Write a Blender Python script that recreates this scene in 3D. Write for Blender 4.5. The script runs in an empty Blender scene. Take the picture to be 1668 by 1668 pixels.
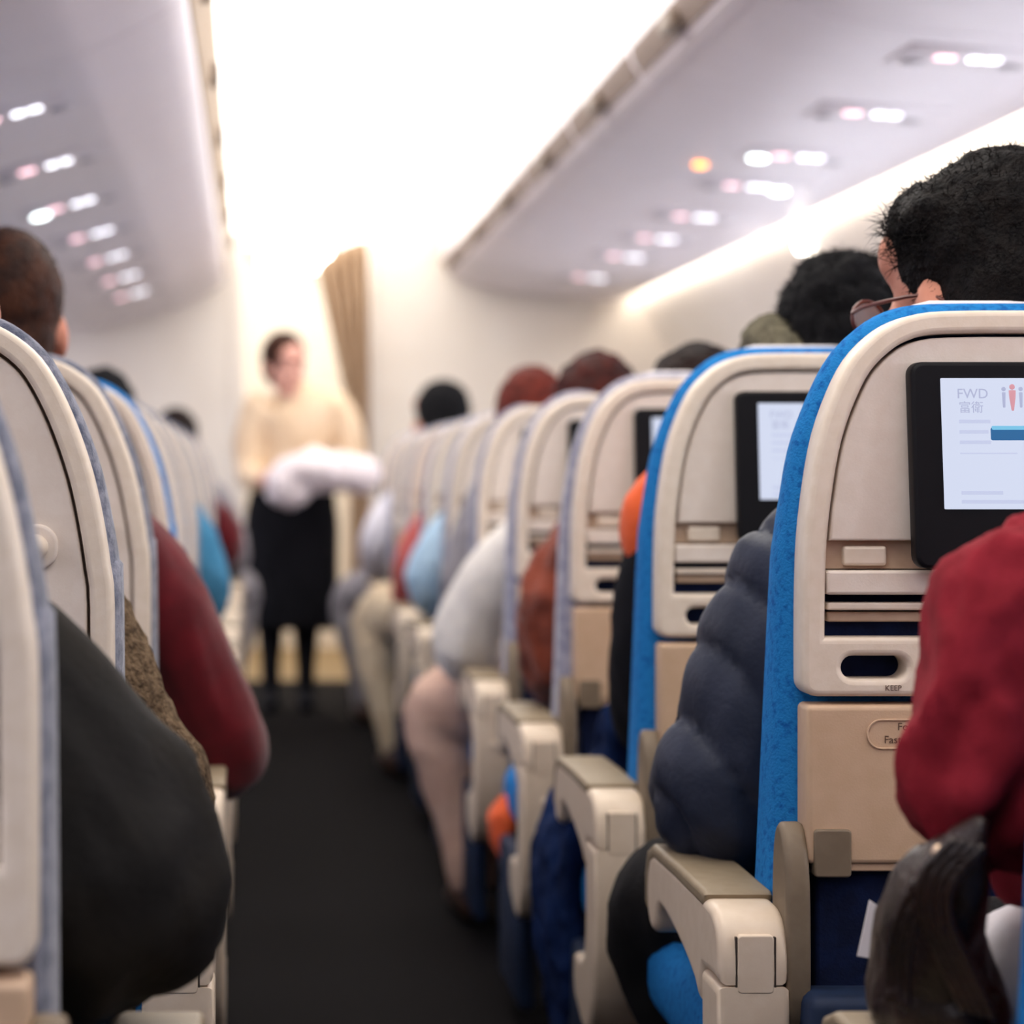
import bpy, bmesh, math, random
from mathutils import Vector, Matrix, noise, Euler
random.seed(7)
PI = math.pi
sc = bpy.context.scene
COL = sc.collection
V = Vector

# ---------------------------------------------------------------- materials
def lin(c):
    r = []
    for v in c[:3]:
        v = v / 255.0
        r.append(v / 12.92 if v <= 0.04045 else ((v + 0.055) / 1.055) ** 2.4)
    return (r[0], r[1], r[2], 1.0)

def mat(name, rgb, rough=0.5, rgb2=None, scale=20.0, bump=0.0, bscale=None, spec=0.4, metal=0.0,
        emit=None, strength=0.0, sheen=0.0, tex='noise', lo=0.4, hi=0.62, coat=0.0):
    m = bpy.data.materials.new(name)
    m.use_nodes = True
    nt = m.node_tree
    b = nt.nodes['Principled BSDF']
    b.inputs['Base Color'].default_value = lin(rgb)
    b.inputs['Roughness'].default_value = rough
    b.inputs['Metallic'].default_value = metal
    b.inputs['Specular IOR Level'].default_value = spec
    if sheen:
        b.inputs['Sheen Weight'].default_value = sheen
        b.inputs['Sheen Roughness'].default_value = 0.5
    if coat:
        b.inputs['Coat Weight'].default_value = coat
    co = nt.nodes.new('ShaderNodeTexCoord')
    if rgb2 is not None:
        if tex == 'voronoi':
            n = nt.nodes.new('ShaderNodeTexVoronoi'); n.inputs['Scale'].default_value = scale
            out = n.outputs['Distance']
        else:
            n = nt.nodes.new('ShaderNodeTexNoise'); n.inputs['Scale'].default_value = scale
            n.inputs['Detail'].default_value = 4.0
            out = n.outputs['Fac']
        nt.links.new(co.outputs['Object'], n.inputs['Vector'])
        cr = nt.nodes.new('ShaderNodeValToRGB')
        cr.color_ramp.elements[0].position = lo; cr.color_ramp.elements[1].position = hi
        cr.color_ramp.elements[0].color = lin(rgb); cr.color_ramp.elements[1].color = lin(rgb2)
        nt.links.new(out, cr.inputs['Fac'])
        nt.links.new(cr.outputs['Color'], b.inputs['Base Color'])
    if bump:
        n2 = nt.nodes.new('ShaderNodeTexNoise'); n2.inputs['Scale'].default_value = bscale or scale * 4
        n2.inputs['Detail'].default_value = 3.0
        nt.links.new(co.outputs['Object'], n2.inputs['Vector'])
        bp = nt.nodes.new('ShaderNodeBump'); bp.inputs['Strength'].default_value = bump
        bp.inputs['Distance'].default_value = 0.01
        nt.links.new(n2.outputs['Fac'], bp.inputs['Height'])
        nt.links.new(bp.outputs['Normal'], b.inputs['Normal'])
    if emit is not None:
        b.inputs['Emission Color'].default_value = lin(emit)
        b.inputs['Emission Strength'].default_value = strength
    return m

M = {}
M['shell'] = mat('shell_plastic', (222, 207, 188), 0.42, (227, 213, 196), 60, 0.03, 400)
M['panel'] = mat('panel_plastic', (224, 211, 198), 0.5, (228, 216, 204), 60, 0.04, 500)
M['taupe'] = mat('taupe_plastic', (176, 152, 130), 0.5, (182, 158, 136), 60, 0.03, 400)
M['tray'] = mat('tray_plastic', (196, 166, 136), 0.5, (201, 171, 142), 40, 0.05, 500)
M['bracket'] = mat('bracket_plastic', (116, 101, 82), 0.55, (122, 107, 88), 50)
M['armcap'] = mat('armrest_cap', (140, 124, 100), 0.5, (146, 130, 106), 50, 0.05, 400)
M['arm'] = mat('armrest_plastic', (214, 195, 172), 0.4, (218, 200, 178), 50, 0.02, 400)
M['blue'] = mat('blue_fabric', (36, 122, 190), 0.9, (24, 92, 162), 120, 0.25, 400, 0.1, lo=.5, hi=.68)
M['greyblue'] = mat('grey_blue_fabric', (166, 164, 178), 0.85, (124, 126, 148), 55, 0.25, 350, 0.2, sheen=0.3)
M['slate'] = mat('slate_fabric', (130, 132, 146), 0.9, (74, 80, 100), 55, 0.25, 350, 0.2, sheen=0.3)
M['navy'] = mat('navy_fabric', (10, 24, 58), 0.9, (7, 17, 44), 40, 0.15, 300, 0.2)
M['basecover'] = mat('base_cover', (10, 34, 66), 0.7, (8, 28, 56), 30)
M['bezel'] = mat('bezel_black', (10, 10, 15), 0.5, spec=0.15)
M['groove'] = mat('groove_shadow_gap', (60, 50, 44), 0.8)
M['display'] = mat('display', (20, 20, 24), 0.3, emit=(216, 224, 246), strength=0.74)
M['display_off'] = mat('display_off', (16, 20, 34), 0.25, emit=(40, 60, 120), strength=0.15)
M['ink_grey'] = mat('screen_grey', (50, 52, 62), 0.6, emit=(184, 190, 222), strength=0.66)
M['ink_red'] = mat('screen_red', (60, 36, 40), 0.6, emit=(224, 160, 172), strength=0.66)
M['ink_faint'] = mat('screen_faint', (60, 60, 70), 0.6, emit=(198, 206, 234), strength=0.72)
M['bar_blue'] = mat('screen_bar', (6, 27, 45), 0.5, emit=(30, 104, 160), strength=0.66)
M['bar_light'] = mat('screen_bar_top', (30, 55, 65), 0.5, emit=(120, 195, 230), strength=0.74)
M['print'] = mat('printed_text', (92, 70, 56), 0.7)
M['bin'] = mat('bin_plastic', (236, 228, 234), 0.42, (238, 230, 236), 8, 0.02, 300)
M['psu'] = mat('service_panel', (228, 220, 226), 0.4, (231, 223, 229), 8)
M['latchband'] = mat('latch_band', (132, 108, 82), 0.6, (142, 118, 92), 10)
M['latch'] = mat('latch_dark', (116, 100, 88), 0.5)
M['gap'] = mat('gap_taupe', (138, 122, 114), 0.7)
M['ceiling'] = mat('ceiling_panel', (238, 236, 230), 0.6, (240, 238, 233), 4)
M['wall'] = mat('wall_laminate', (232, 223, 212), 0.5, (235, 227, 217), 5)
M['sidewall'] = mat('sidewall_laminate', (240, 234, 224), 0.5, (243, 238, 229), 5)
M['carpet'] = mat('carpet', (20, 17, 18), 0.95, (14, 13, 14), 120, 0.4, 600, 0.1)
M['galleyfloor'] = mat('galley_floor', (150, 128, 92), 0.6, (140, 118, 84), 10)
M['curtain'] = mat('curtain_fabric', (190, 162, 134), 0.9, (178, 150, 122), 20, 0.1, 200, 0.2)
M['lamp'] = mat('ceiling_glow_mat', (255, 255, 255), 0.5, emit=(255, 249, 240), strength=2.7)  # emission stands in for cove light falling on the ceiling
M['fill_far'] = mat('far_fill_lamp', (255, 255, 255), 0.5, emit=(246, 246, 255), strength=6.0)  # fill glow added to bring light from the left
M['wash'] = mat('wash_lamp', (255, 255, 255), 0.5, emit=(255, 244, 226), strength=9.0)
M['daylight'] = mat('window_daylight', (255, 255, 255), 0.3, emit=(236, 240, 255), strength=14.0)  # pane glow added to brighten the bin undersides
M['galleylamp'] = mat('galley_lamp', (255, 255, 255), 0.5, emit=(255, 248, 236), strength=14.0)
M['sign_white'] = mat('sign_white', (240, 240, 250), 0.4, emit=(240, 240, 250), strength=3.0)
M['sign_pink'] = mat('sign_pink', (240, 210, 220), 0.4, emit=(250, 196, 206), strength=2.2)
M['spot'] = mat('reading_spot', (245, 255, 255), 0.4, emit=(232, 244, 244), strength=6.0)
M['amber'] = mat('call_amber', (250, 160, 70), 0.4, emit=(255, 150, 60), strength=4.0)
M['spot_off'] = mat('reading_spot_off', (205, 200, 205), 0.3)
M['skin'] = mat('skin', (206, 142, 118), 0.55, (198, 132, 108), 25, 0.05, 200, 0.3)
M['skin_pale'] = mat('skin_pale', (218, 166, 150), 0.55, (212, 156, 140), 25, 0.05, 200, 0.3)
M['hair_black'] = mat('hair_black', (8, 6, 7), 0.7, (15, 10, 9), 60, 0.6, 180, 0.12)
M['hair_jet'] = mat('hair_jet', (8, 8, 12), 0.8, (13, 12, 16), 80, 0.8, 200, 0.2)
M['hair_brown'] = mat('hair_brown', (66, 38, 26), 0.6, (44, 27, 22), 40, 0.5, 160, 0.12)
M['hair_dark'] = mat('hair_dark', (32, 18, 15), 0.6, (20, 13, 12), 40, 0.5, 160, 0.12)
M['hair_auburn'] = mat('hair_auburn', (104, 40, 30), 0.6, (70, 27, 22), 40, 0.5, 160, 0.12)
M['hair_red'] = mat('hair_red_brown', (70, 27, 22), 0.6, (40, 18, 16), 40, 0.5, 160, 0.12)
M['crimson'] = mat('crimson_wool', (140, 34, 46), 0.9, (124, 26, 37), 30, 0.2, 500, 0.15)
M['puffer'] = mat('navy_nylon', (40, 46, 64), 0.55, (34, 40, 56), 12, 0.1, 120, 0.3)
M['dark_cloth'] = mat('dark_cloth', (18, 17, 20), 0.9, (22, 21, 22), 20, 0.2, 200, 0.2)
M['black_cloth'] = mat('black_cloth', (14, 14, 20), 0.9, (18, 18, 24), 20, 0.2, 200, 0.2)
M['orange'] = mat('orange_cloth', (226, 96, 48), 0.8, (216, 86, 42), 14, 0.15, 150, 0.2, sheen=0.1)
M['rust'] = mat('rust_fleece', (134, 66, 48), 0.95, (92, 42, 32), 18, 0.6, 120, 0.1, sheen=0.2)
M['cream_knit'] = mat('cream_knit', (226, 220, 212), 0.9, (214, 208, 202), 20, 0.2, 250, 0.2)
M['beige_trouser'] = mat('pinkish_beige_cloth', (206, 172, 154), 0.9, (196, 160, 142), 14, 0.15, 160, 0.2)
M['tan_trouser'] = mat('tan_cloth', (206, 188, 160), 0.9, (196, 176, 148), 14, 0.15, 160, 0.2)
M['light_blue'] = mat('light_blue_cotton', (176, 204, 224), 0.9, (162, 192, 216), 14, 0.1, 160, 0.2)
M['teal_blue'] = mat('teal_blue_cotton', (74, 138, 176), 0.9, (62, 126, 164), 14, 0.1, 160, 0.2)
M['pink_red'] = mat('rose_cotton', (186, 96, 92), 0.9, (176, 86, 84), 14, 0.1, 160, 0.2)
M['white_cotton'] = mat('white_cotton', (232, 230, 238), 0.9, (224, 222, 232), 14, 0.1, 160, 0.2)
M['grey_cloth'] = mat('grey_cloth', (150, 146, 150), 0.9, (138, 134, 140), 14, 0.15, 160, 0.2)
M['olive'] = mat('olive_black_coat', (32, 27, 20), 0.85, (20, 18, 17), 8, 0.15, 120, 0.25)
M['tweed'] = mat('brown_tweed', (122, 102, 80), 0.95, (78, 63, 48), 90, 0.8, 220, 0.1)
M['maroon'] = mat('maroon_knit', (96, 8, 20), 0.85, (80, 6, 16), 16, 0.15, 300, 0.2, sheen=0.2)
M['shoe_brown'] = mat('brown_leather_shoe', (66, 44, 34), 0.5)
M['leather'] = mat('dark_brown_leather', (46, 28, 21), 0.33, (30, 19, 15), 16, 0.3, 220, 0.45)
M['brass'] = mat('brass_stud', (224, 196, 168), 0.3, metal=0.8)
M['paper'] = mat('white_paper', (236, 232, 234), 0.8)
M['pillow'] = mat('white_pillow', (234, 230, 232), 0.9, (228, 224, 228), 10, 0.1, 60, 0.2)
M['blanket'] = mat('navy_blanket', (22, 42, 84), 0.95, (14, 28, 60), 14, 0.3, 160, 0.1)
M['uniform'] = mat('cream_uniform', (232, 208, 178), 0.85, (226, 200, 168), 10, 0.1, 120, 0.2)
M['bundle'] = mat('white_plastic_wrap', (240, 230, 232), 0.4, (232, 222, 226), 10, 0.3, 30, 0.5)
M['hood'] = mat('grey_knit', (118, 112, 94), 0.95, (92, 88, 74), 70, 0.8, 240, 0.1)
M['frame_red'] = mat('glasses_frame', (96, 48, 40), 0.35)
M['lens'] = mat('glasses_lens', (200, 200, 205), 0.1); M['lens'].node_tree.nodes['Principled BSDF'].inputs['Alpha'].default_value = 0.35
M['eye'] = mat('eye_dark', (40, 26, 24), 0.3)
M['lip'] = mat('lip', (176, 84, 82), 0.5)
M['steel'] = mat('seat_leg_metal', (90, 92, 98), 0.4, metal=0.6)
M['red'] = mat('red_cloth', (206, 60, 66), 0.7)

# ---------------------------------------------------------------- mesh helpers
def finish(me, m=None, angle=40):
    for p in me.polygons: p.use_smooth = True
    me.set_sharp_from_angle(angle=math.radians(angle))
    if m is not None:
        me.materials.clear(); me.materials.append(m)
    return me

def ob(name, me, parent=None, loc=(0, 0, 0), m=None):
    o = bpy.data.objects.new(name, me)
    COL.objects.link(o)
    o.location = loc
    if parent is not None: o.parent = parent
    if m is not None and me is not None:
        if len(me.materials) == 0: me.materials.append(m)
        elif me.materials[0] != m:
            o.material_slots[0].link = 'OBJECT'; o.material_slots[0].material = m
    return o

def thing(name, label, cat, loc=(0, 0, 0), rotz=0.0, group=None):
    o = bpy.data.objects.new(name, None); COL.objects.link(o)
    o.location = loc; o.rotation_euler = (0, 0, rotz); o.empty_display_size = 0.1
    o['label'] = label; o['category'] = cat
    if group: o['group'] = group
    return o

def tag(o, label, cat, group=None):
    o['label'] = label; o['category'] = cat
    if group: o['group'] = group
    return o

def struct(name, me, m=None):
    o = ob(name, me, m=m); o['kind'] = 'structure'
    return o

def evaluated(o):
    bpy.context.view_layer.update()
    dg = bpy.context.evaluated_depsgraph_get()
    me = bpy.data.meshes.new_from_object(o.evaluated_get(dg))
    d = o.data
    bpy.data.objects.remove(o)
    return me

def _axes(me, axes):
    for v in me.vertices:
        u, w_, d = v.co
        if axes == 'xz': v.co = (u, -d, w_)       # plate standing in the xz plane
        elif axes == 'yz': v.co = (d, u, w_)      # plate standing in the yz plane
    return me

def plate(loops, d0, d1, bev=0.002, axes='xz', m=None, res=2):
    """flat plate with rounded rims from closed 2D loops (further loops are holes)"""
    cu = bpy.data.curves.new('c', 'CURVE'); cu.dimensions = '2D'; cu.fill_mode = 'BOTH'
    cu.extrude = max((d1 - d0) / 2 - bev, 1e-5); cu.bevel_depth = bev; cu.bevel_resolution = res; cu.offset = -bev
    for lp in loops:
        s = cu.splines.new('POLY'); s.points.add(len(lp) - 1)
        for p, q in zip(s.points, lp): p.co = (q[0], q[1], 0, 1)
        s.use_cyclic_u = True
    o = bpy.data.objects.new('c', cu); COL.objects.link(o)
    me = evaluated(o)
    bpy.data.curves.remove(cu)
    _axes(me, axes)
    mid = (d0 + d1) / 2
    for v in me.vertices:
        if axes == 'xz': v.co.y += mid
        else: v.co.x += mid
    return finish(me, m)

def text_mesh(body, size, m, x=0, y=0, z=0, align='LEFT', extrude=0.0002):
    cu = bpy.data.curves.new('t', 'FONT'); cu.body = body; cu.size = size; cu.extrude = extrude; cu.align_x = align
    cu.resolution_u = 3
    o = bpy.data.objects.new('t', cu); COL.objects.link(o)
    me = evaluated(o); bpy.data.curves.remove(cu)
    _axes(me, 'xz')
    for v in me.vertices: v.co += V((x, y, z))
    me.materials.clear(); me.materials.append(m)
    return me

def rrect(x0, z0, x1, z1, r, n=5):
    r = min(r, abs(x1 - x0) / 2 - 1e-5, abs(z1 - z0) / 2 - 1e-5)
    pts = []
    for cx, cz, a0 in ((x1 - r, z0 + r, -90), (x1 - r, z1 - r, 0), (x0 + r, z1 - r, 90), (x0 + r, z0 + r, 180)):
        for k in range(n + 1):
            a = math.radians(a0 + 90 * k / n)
            pts.append((cx + r * math.cos(a), cz + r * math.sin(a)))
    return pts

def rbox(x0, x1, y0, y1, z0, z1, bev=0.01, seg=3, m=None):
    bm = bmesh.new()
    bmesh.ops.create_cube(bm, size=1)
    for v in bm.verts:
        v.co = V(((x0 + x1) / 2 + v.co.x * (x1 - x0), (y0 + y1) / 2 + v.co.y * (y1 - y0), (z0 + z1) / 2 + v.co.z * (z1 - z0)))
    if bev > 0:
        bmesh.ops.bevel(bm, geom=bm.edges[:], offset=bev, segments=seg, affect='EDGES', profile=0.5)
    me = bpy.data.meshes.new('b'); bm.to_mesh(me); bm.free()
    return finish(me, m)

def catmull(pts, n):
    out = []
    for i in range(len(pts) - 1):
        p0 = pts[max(i - 1, 0)]; p1 = pts[i]; p2 = pts[i + 1]; p3 = pts[min(i + 2, len(pts) - 1)]
        for k in range(n):
            t = k / n
            out.append(tuple(0.5 * ((2 * b) + (-a + c) * t + (2 * a - 5 * b + 4 * c - d) * t * t + (-a + 3 * b - 3 * c + d) * t ** 3)
                             for a, b, c, d in zip(p0, p1, p2, p3)))
    out.append(tuple(pts[-1]))
    return out

def tube(bm, pts, seg=14, n=4, ref=None, flat=1.0, caps=True):
    """swept tube; pts = (x,y,z,r) or (x,y,z,r_side,r_other)"""
    P = [tuple(p) if len(p) == 5 else (p[0], p[1], p[2], p[3], p[3] * flat) for p in pts]
    P = catmull(P, n) if n > 1 else P
    C = [V(p[:3]) for p in P]; R = [(max(p[3], 1e-4), max(p[4], 1e-4)) for p in P]
    rings = []
    def frame(t):
        x = V(ref) if ref is not None else V((1, 0, 0))
        s = x - x.dot(t) * t
        if s.length < 0.25: 
            x = V((0, 1, 0)) if ref is None else V((0, 0, 1)); s = x - x.dot(t) * t
        s.normalize(); return s, t.cross(s)
    def ring(c, s, u, ra, rb):
        return [bm.verts.new(c + s * (ra * math.cos(2 * PI * k / seg)) + u * (rb * math.sin(2 * PI * k / seg))) for k in range(seg)]
    L = len(C)
    T = [((C[min(i + 1, L - 1)] - C[max(i - 1, 0)]).normalized()) for i in range(L)]
    if caps:
        s, u = frame(T[0]); r = R[0]; h = min(r)
        for a in (70, 35):
            k = math.radians(a)
            rings.append(ring(C[0] - T[0] * h * math.sin(k), s, u, r[0] * math.cos(k), r[1] * math.cos(k)))
    for i in range(L):
        s, u = frame(T[i]); rings.append(ring(C[i], s, u, *R[i]))
    if caps:
        s, u = frame(T[-1]); r = R[-1]; h = min(r)
        for a in (35, 70):
            k = math.radians(a)
            rings.append(ring(C[-1] + T[-1] * h * math.sin(k), s, u, r[0] * math.cos(k), r[1] * math.cos(k)))
    for a, b in zip(rings, rings[1:]):
        for k in range(seg):
            bm.faces.new((a[k], a[(k + 1) % seg], b[(k + 1) % seg], b[k]))
    bm.faces.new(rings[0][::-1]); bm.faces.new(rings[-1])

def ball(bm, c, r, rot=None, sub=3):
    if not hasattr(r, '__len__'): r = (r, r, r)
    mt = Matrix.Translation(V(c)) @ (rot.to_4x4() if rot else Matrix.Identity(4)) @ Matrix.Diagonal((r[0], r[1], r[2], 1))
    bmesh.ops.create_icosphere(bm, subdivisions=sub, radius=1, matrix=mt)

def bm_mesh(bm, m=None, angle=60):
    bmesh.ops.recalc_face_normals(bm, faces=bm.faces[:])
    me = bpy.data.meshes.new('m'); bm.to_mesh(me); bm.free()
    return finish(me, m, angle)

def remesh(bm, voxel, smooth=3, disp=None, m=None):
    me = bpy.data.meshes.new('r'); bmesh.ops.recalc_face_normals(bm, faces=bm.faces[:]); bm.to_mesh(me); bm.free()
    o = bpy.data.objects.new('r', me); COL.objects.link(o)
    md = o.modifiers.new('v', 'REMESH'); md.mode = 'VOXEL'; md.voxel_size = voxel; md.use_smooth_shade = True
    if smooth:
        ms = o.modifiers.new('s', 'SMOOTH'); ms.iterations = smooth; ms.factor = 0.5
    e = evaluated(o)
    if disp:
        ns = [v.normal.copy() for v in e.vertices]
        for v, nn in zip(e.vertices, ns): v.co += nn * disp(v.co, nn)
    for p in e.polygons: p.use_smooth = True
    e.materials.clear()
    if m: e.materials.append(m)
    return e

def nz(p, s, seed=0): return noise.noise(V(p) * s + V((seed * 3.1, seed * 1.7, seed)))
def folds(amp=0.008, s=9, seed=0, stretch=(1, 1, 0.45)):
    def f(p, n):
        w = V((nz(p, 5, seed + 11), nz(p, 5, seed + 12), nz(p, 5, seed + 13))) * .05
        q = V((p.x * stretch[0] + .35 * p.z, p.y * stretch[1], p.z * stretch[2] - .25 * p.x)) + w
        a = 1 - 2.2 * abs(nz(q, s, seed)); b = 1 - 2.2 * abs(nz(q, s * 2.1, seed + 5))
        return amp * (.75 * a + .30 * b - .35) + amp * .5 * nz(p, s * .8, seed + 7)
    return f
def quilt(amp=0.014, period=0.104):
    def f(p, n):
        t = (p.z + 1.5 * p.x + .2 * p.y + .02 * nz(p, 6, 9)) / period
        return amp * (abs(math.sin(PI * t)) ** 0.35) - amp * 0.5 + 0.007 * nz(p, 12, 3)
    return f

# ---------------------------------------------------------------- seat
PITCH = 0.79; Z1 = 2.20
def rowy(k): return Z1 + (k - 1) * PITCH
RX = 0.763; LX = -0.366
HW = 0.23
PROF_R = [(.868, 0), (.935, .002), (.992, .0085), (1.039, .0175), (1.080, .032), (1.1106, .048), (1.134, .070), (1.1486, .094), (1.156, .124), (1.1576, .174)]
PROF_L = [(.868, .0), (.91, .004), (.955, .011), (1.0, .021), (1.045, .036), (1.083, .053), (1.113, .072), (1.134, .096), (1.147, .122), (1.155, .16)]

def seat_outline(prof, zb, grow=0.0, rb=0.014, zscale=1.0):
    left = []
    hw = HW + grow
    for k in range(6):
        a = math.radians(90 * k / 5)
        left.append((-(hw - rb) - rb * math.sin(a), zb + rb - rb * math.cos(a)))
    for z, i in prof: left.append((-(hw - i), z + grow * min(1, i / 0.09)))
    sm = [(a, b) for a, b in catmull(left[5:], 3)]
    left = left[:5] + sm
    top = left[-1][1]
    right = [(-x, z) for x, z in left[::-1]]
    return left + right      # runs clockwise from bottom left

def inset(poly, d):
    """inward offset of a convex clockwise loop"""
    n = len(poly); out = []
    for i in range(n):
        a = V(poly[i - 1]); b = V(poly[i]); c = V(poly[(i + 1) % n])
        t = (c - a)
        if t.length < 1e-9: out.append(poly[i]); continue
        t.normalize()
        nr = V((t.y, -t.x))      # clockwise: inside lies to the right
        out.append((b.x + nr.x * d, b.y + nr.y * d))
    return out

def clip_low(poly, z):
    """keep the loop above z (flat cut)"""
    out = []
    n = len(poly)
    for i in range(n):
        a = poly[i]; b = poly[(i + 1) % n]
        if a[1] >= z: out.append(a)
        if (a[1] - z) * (b[1] - z) < 0:
            t = (z - a[1]) / (b[1] - a[1]); out.append((a[0] + t * (b[0] - a[0]), z))
    return out

def build_seat_parts(s, prof, screen=True):
    """list of (name, mesh, parent part). s = -1: aisle on the -x side."""
    parts = []
    f = lambda xs: sorted([xs[0] * -s, xs[1] * -s])
    zb0 = .783 if screen else .692
    out = seat_outline(prof, zb0)
    groove = inset(out, .022)
    hole = clip_low(groove, .840 if screen else .755)
    slots = [rrect(-.1925, .800, -.1285, .8225, .0112), rrect(.1285, .800, .1925, .8225, .0112)]
    if not screen: slots = [[(x, z - .085) for x, z in q] for q in slots]
    parts.append(('seatback_shell', plate([out, hole] + slots, 0, .045, .006, m=M['shell'], res=3), None))
    back = inset(out, .006)
    parts.append(('backing_panel', plate([back], .034, .048, .002, m=M['navy'] if screen else M['taupe']), 'seatback_shell'))
    pan = clip_low(inset(out, .0255), .934 if screen else .800)
    parts.append(('upper_panel', plate([pan], .007, .033, .0025, m=M['panel']), None))
    xl = -.206
    if screen:
        parts.append(('latch_strip', plate([[(xl, .906), (-xl, .906), (-xl, .9345), (xl, .9345)]], .019, .033, .001, m=M['taupe']), None))
        parts.append(('rail', plate([rrect(xl, .8815, -xl, .905, .003)], .004, .033, .003, m=M['panel']), None))
        parts.append(('slat', plate([rrect(xl + .002, .8662, -xl - .002, .8735, .002)], .010, .033, .002, m=M['shell']), None))
        parts.append(('slat', plate([rrect(xl + .004, .8545, -xl - .004, .8640, .002)], .018, .033, .002, m=M['taupe']), None))
        for sg in (-1, 1):
            a, b = sorted((sg * .188, sg * .146))
            parts.append(('tray_latch', plate([rrect(a, .9095, b, .9285, .003)], .010, .022, .003, m=M['shell']), None))
    else:
        parts.append(('lower_band', plate([[(xl, .757), (-xl, .757), (-xl, .796), (xl, .796)]], .012, .033, .002, m=M['panel']), None))
    if screen:
        parts.append(('seatback_screen', plate([rrect(-.129, .908, .129, 1.107, .012)], -.010, .012, .004, m=M['bezel']), None))
        parts.append(('display', plate([rrect(-.101, .965, .101, 1.091, .001)], -.0125, -.009, .0005, m=M['display']), 'seatback_screen'))
    if not screen:
        bm = bmesh.new(); ball(bm, (s * .156, -.006, .928), (.0125, .014, .0125))
        parts.append(('coat_hook', bm_mesh(bm, M['shell']), None))
        parts.append(('hook_plate', plate([rrect(s * .156 - .021, .906, s * .156 + .021, .950, .02, 8)], .002, .012, .003, m=M['panel']), None))
    # tray table
    trx = HW - .003
    lp = [(-trx, .776), (trx, .776), (trx, .612), (-trx, .612)]
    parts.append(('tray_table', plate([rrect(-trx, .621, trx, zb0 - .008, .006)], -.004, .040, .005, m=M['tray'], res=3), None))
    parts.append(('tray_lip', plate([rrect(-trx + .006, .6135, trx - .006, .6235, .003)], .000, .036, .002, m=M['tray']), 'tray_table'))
    for sg in (-1, 1):
        a, b = sorted((sg * (trx - .006), sg * (trx - .042)))
        parts.append(('tray_bracket', plate([rrect(a, .609, b, .6555, .004)], -.008, .03, .002, m=M['bracket']), 'tray_table'))
    if screen:
        ring0 = rrect(-.170, .7325, -.062, .7620, .0147, 8); ring1 = rrect(-.1682, .7343, -.0638, .7602, .0129, 8)
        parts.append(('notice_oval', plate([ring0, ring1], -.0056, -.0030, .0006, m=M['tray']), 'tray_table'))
        parts.append(('notice_text', text_mesh('Fasten', .0105, M['print'], -.153, -.0042, .7385), 'tray_table'))
        parts.append(('notice_text', text_mesh('For', .0105, M['print'], -.140, -.0042, .7510), 'tray_table'))
        parts.append(('shell_text', text_mesh('KEEP', .0075, M['print'], -.151, -.0004, .7890), 'seatback_shell'))
    # back cushion, lofted forward from the shell
    bm = bmesh.new(); rings = []
    zb = .44
    base = seat_outline(prof, zb, .0, .03)
    for yy, gr, dz in ((.040, -.004, -.003), (.052, .006, .004), (.068, .010, .006), (.090, .011, .003), (.115, .010, -.008), (.135, .002, -.022), (.147, -.018, -.045)):
        ring = []
        o2 = [(bx + (px - bx) * min(1, max(.42, (1.16 - bz) / .25 + .42)), bz + (pz - bz) * min(1, max(.42, (1.16 - bz) / .25 + .42))) for (bx, bz), (px, pz) in zip(base, inset(base, -gr if screen else -gr * .6))]
        for (x, z) in o2:
            low = max(0.0, (0.98 - z) / 0.5)
            y = .04 + (yy - .04) * (0.62 + 0.62 * min(low, 1.0))
            zz = z + dz * max(0, (z - .9) / .25)
            x *= 1 + ((.05 if screen else .0) * min(low, 1.0) if yy > .05 else 0)
            ring.append(bm.verts.new((x, y, max(zz, .44))))
        rings.append(ring)
    n = len(rings[0])
    for a, b in zip(rings, rings[1:]):
        for k in range(n): bm.faces.new((a[k], a[(k + 1) % n], b[(k + 1) % n], b[k]))
    bm.faces.new(rings[0]); bm.faces.new(rings[-1][::-1])
    parts.append(('back_cushion', bm_mesh(bm, M['blue'], 50), None))
    if screen: parts.append(('headrest_cover', rbox(-.095, .095, .058, .125, 1.150, 1.1715, .006, 2, M['paper']), None))
    # lower back, pocket
    parts.append(('lower_back', plate([rrect(-.215, .40, .215, .63, .01)], .012, .05, .004, m=M['navy']), None))
    parts.append(('literature_pocket', rbox(-.236, .215, -.055, .014, .27, .503, .012, 3, M['basecover']), None))
    # seat cushion and base
    x0, x1 = f((-.225, .284))
    if s == -1: x0, x1 = -.284, .225
    else: x0, x1 = -.225, .284
    parts.append(('seat_cushion', rbox(x0, x1, .13, .60, .335, .452, .045, 5, M['blue']), None))
    parts.append(('seat_frame', rbox(-.22, .22, .10, .52, .27, .338, .012, 2, M['steel']), None))
    a = s * .300; parts.append(('side_panel', rbox(min(a, a - s * .03), max(a, a - s * .03), .18, .50, .06, .325, .012, 3, M['basecover']), None))
    for yy in (.16, .46):
        parts.append(('leg', rbox(s * .2 - .02, s * .2 + .02, yy - .02, yy + .02, .0, .28, .006, 2, M['steel']), None))
        parts.append(('leg', rbox(-s * .2 - .02, -s * .2 + .02, yy - .02, yy + .02, .0, .28, .006, 2, M['steel']), None))
    # hinge cover at the foot of the back
    hc = catmull([(.05, .43), (-.012, .47), (-.018, .56), (-.012, .62), (.008, .655), (.03, .655), (.045, .62), (.05, .52), (.05, .43)], 3)[:-1]
    w0, w1 = sorted((s * .250, s * .226))
    parts.append(('hinge_cover', plate([hc], w0, w1, .006, 'yz', M['bracket'], 3), None))
    # aisle armrest: a C that opens forward
    ax = .316 if s == -1 else .328
    w0, w1 = sorted((s * ax, s * (ax - .068)))
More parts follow.
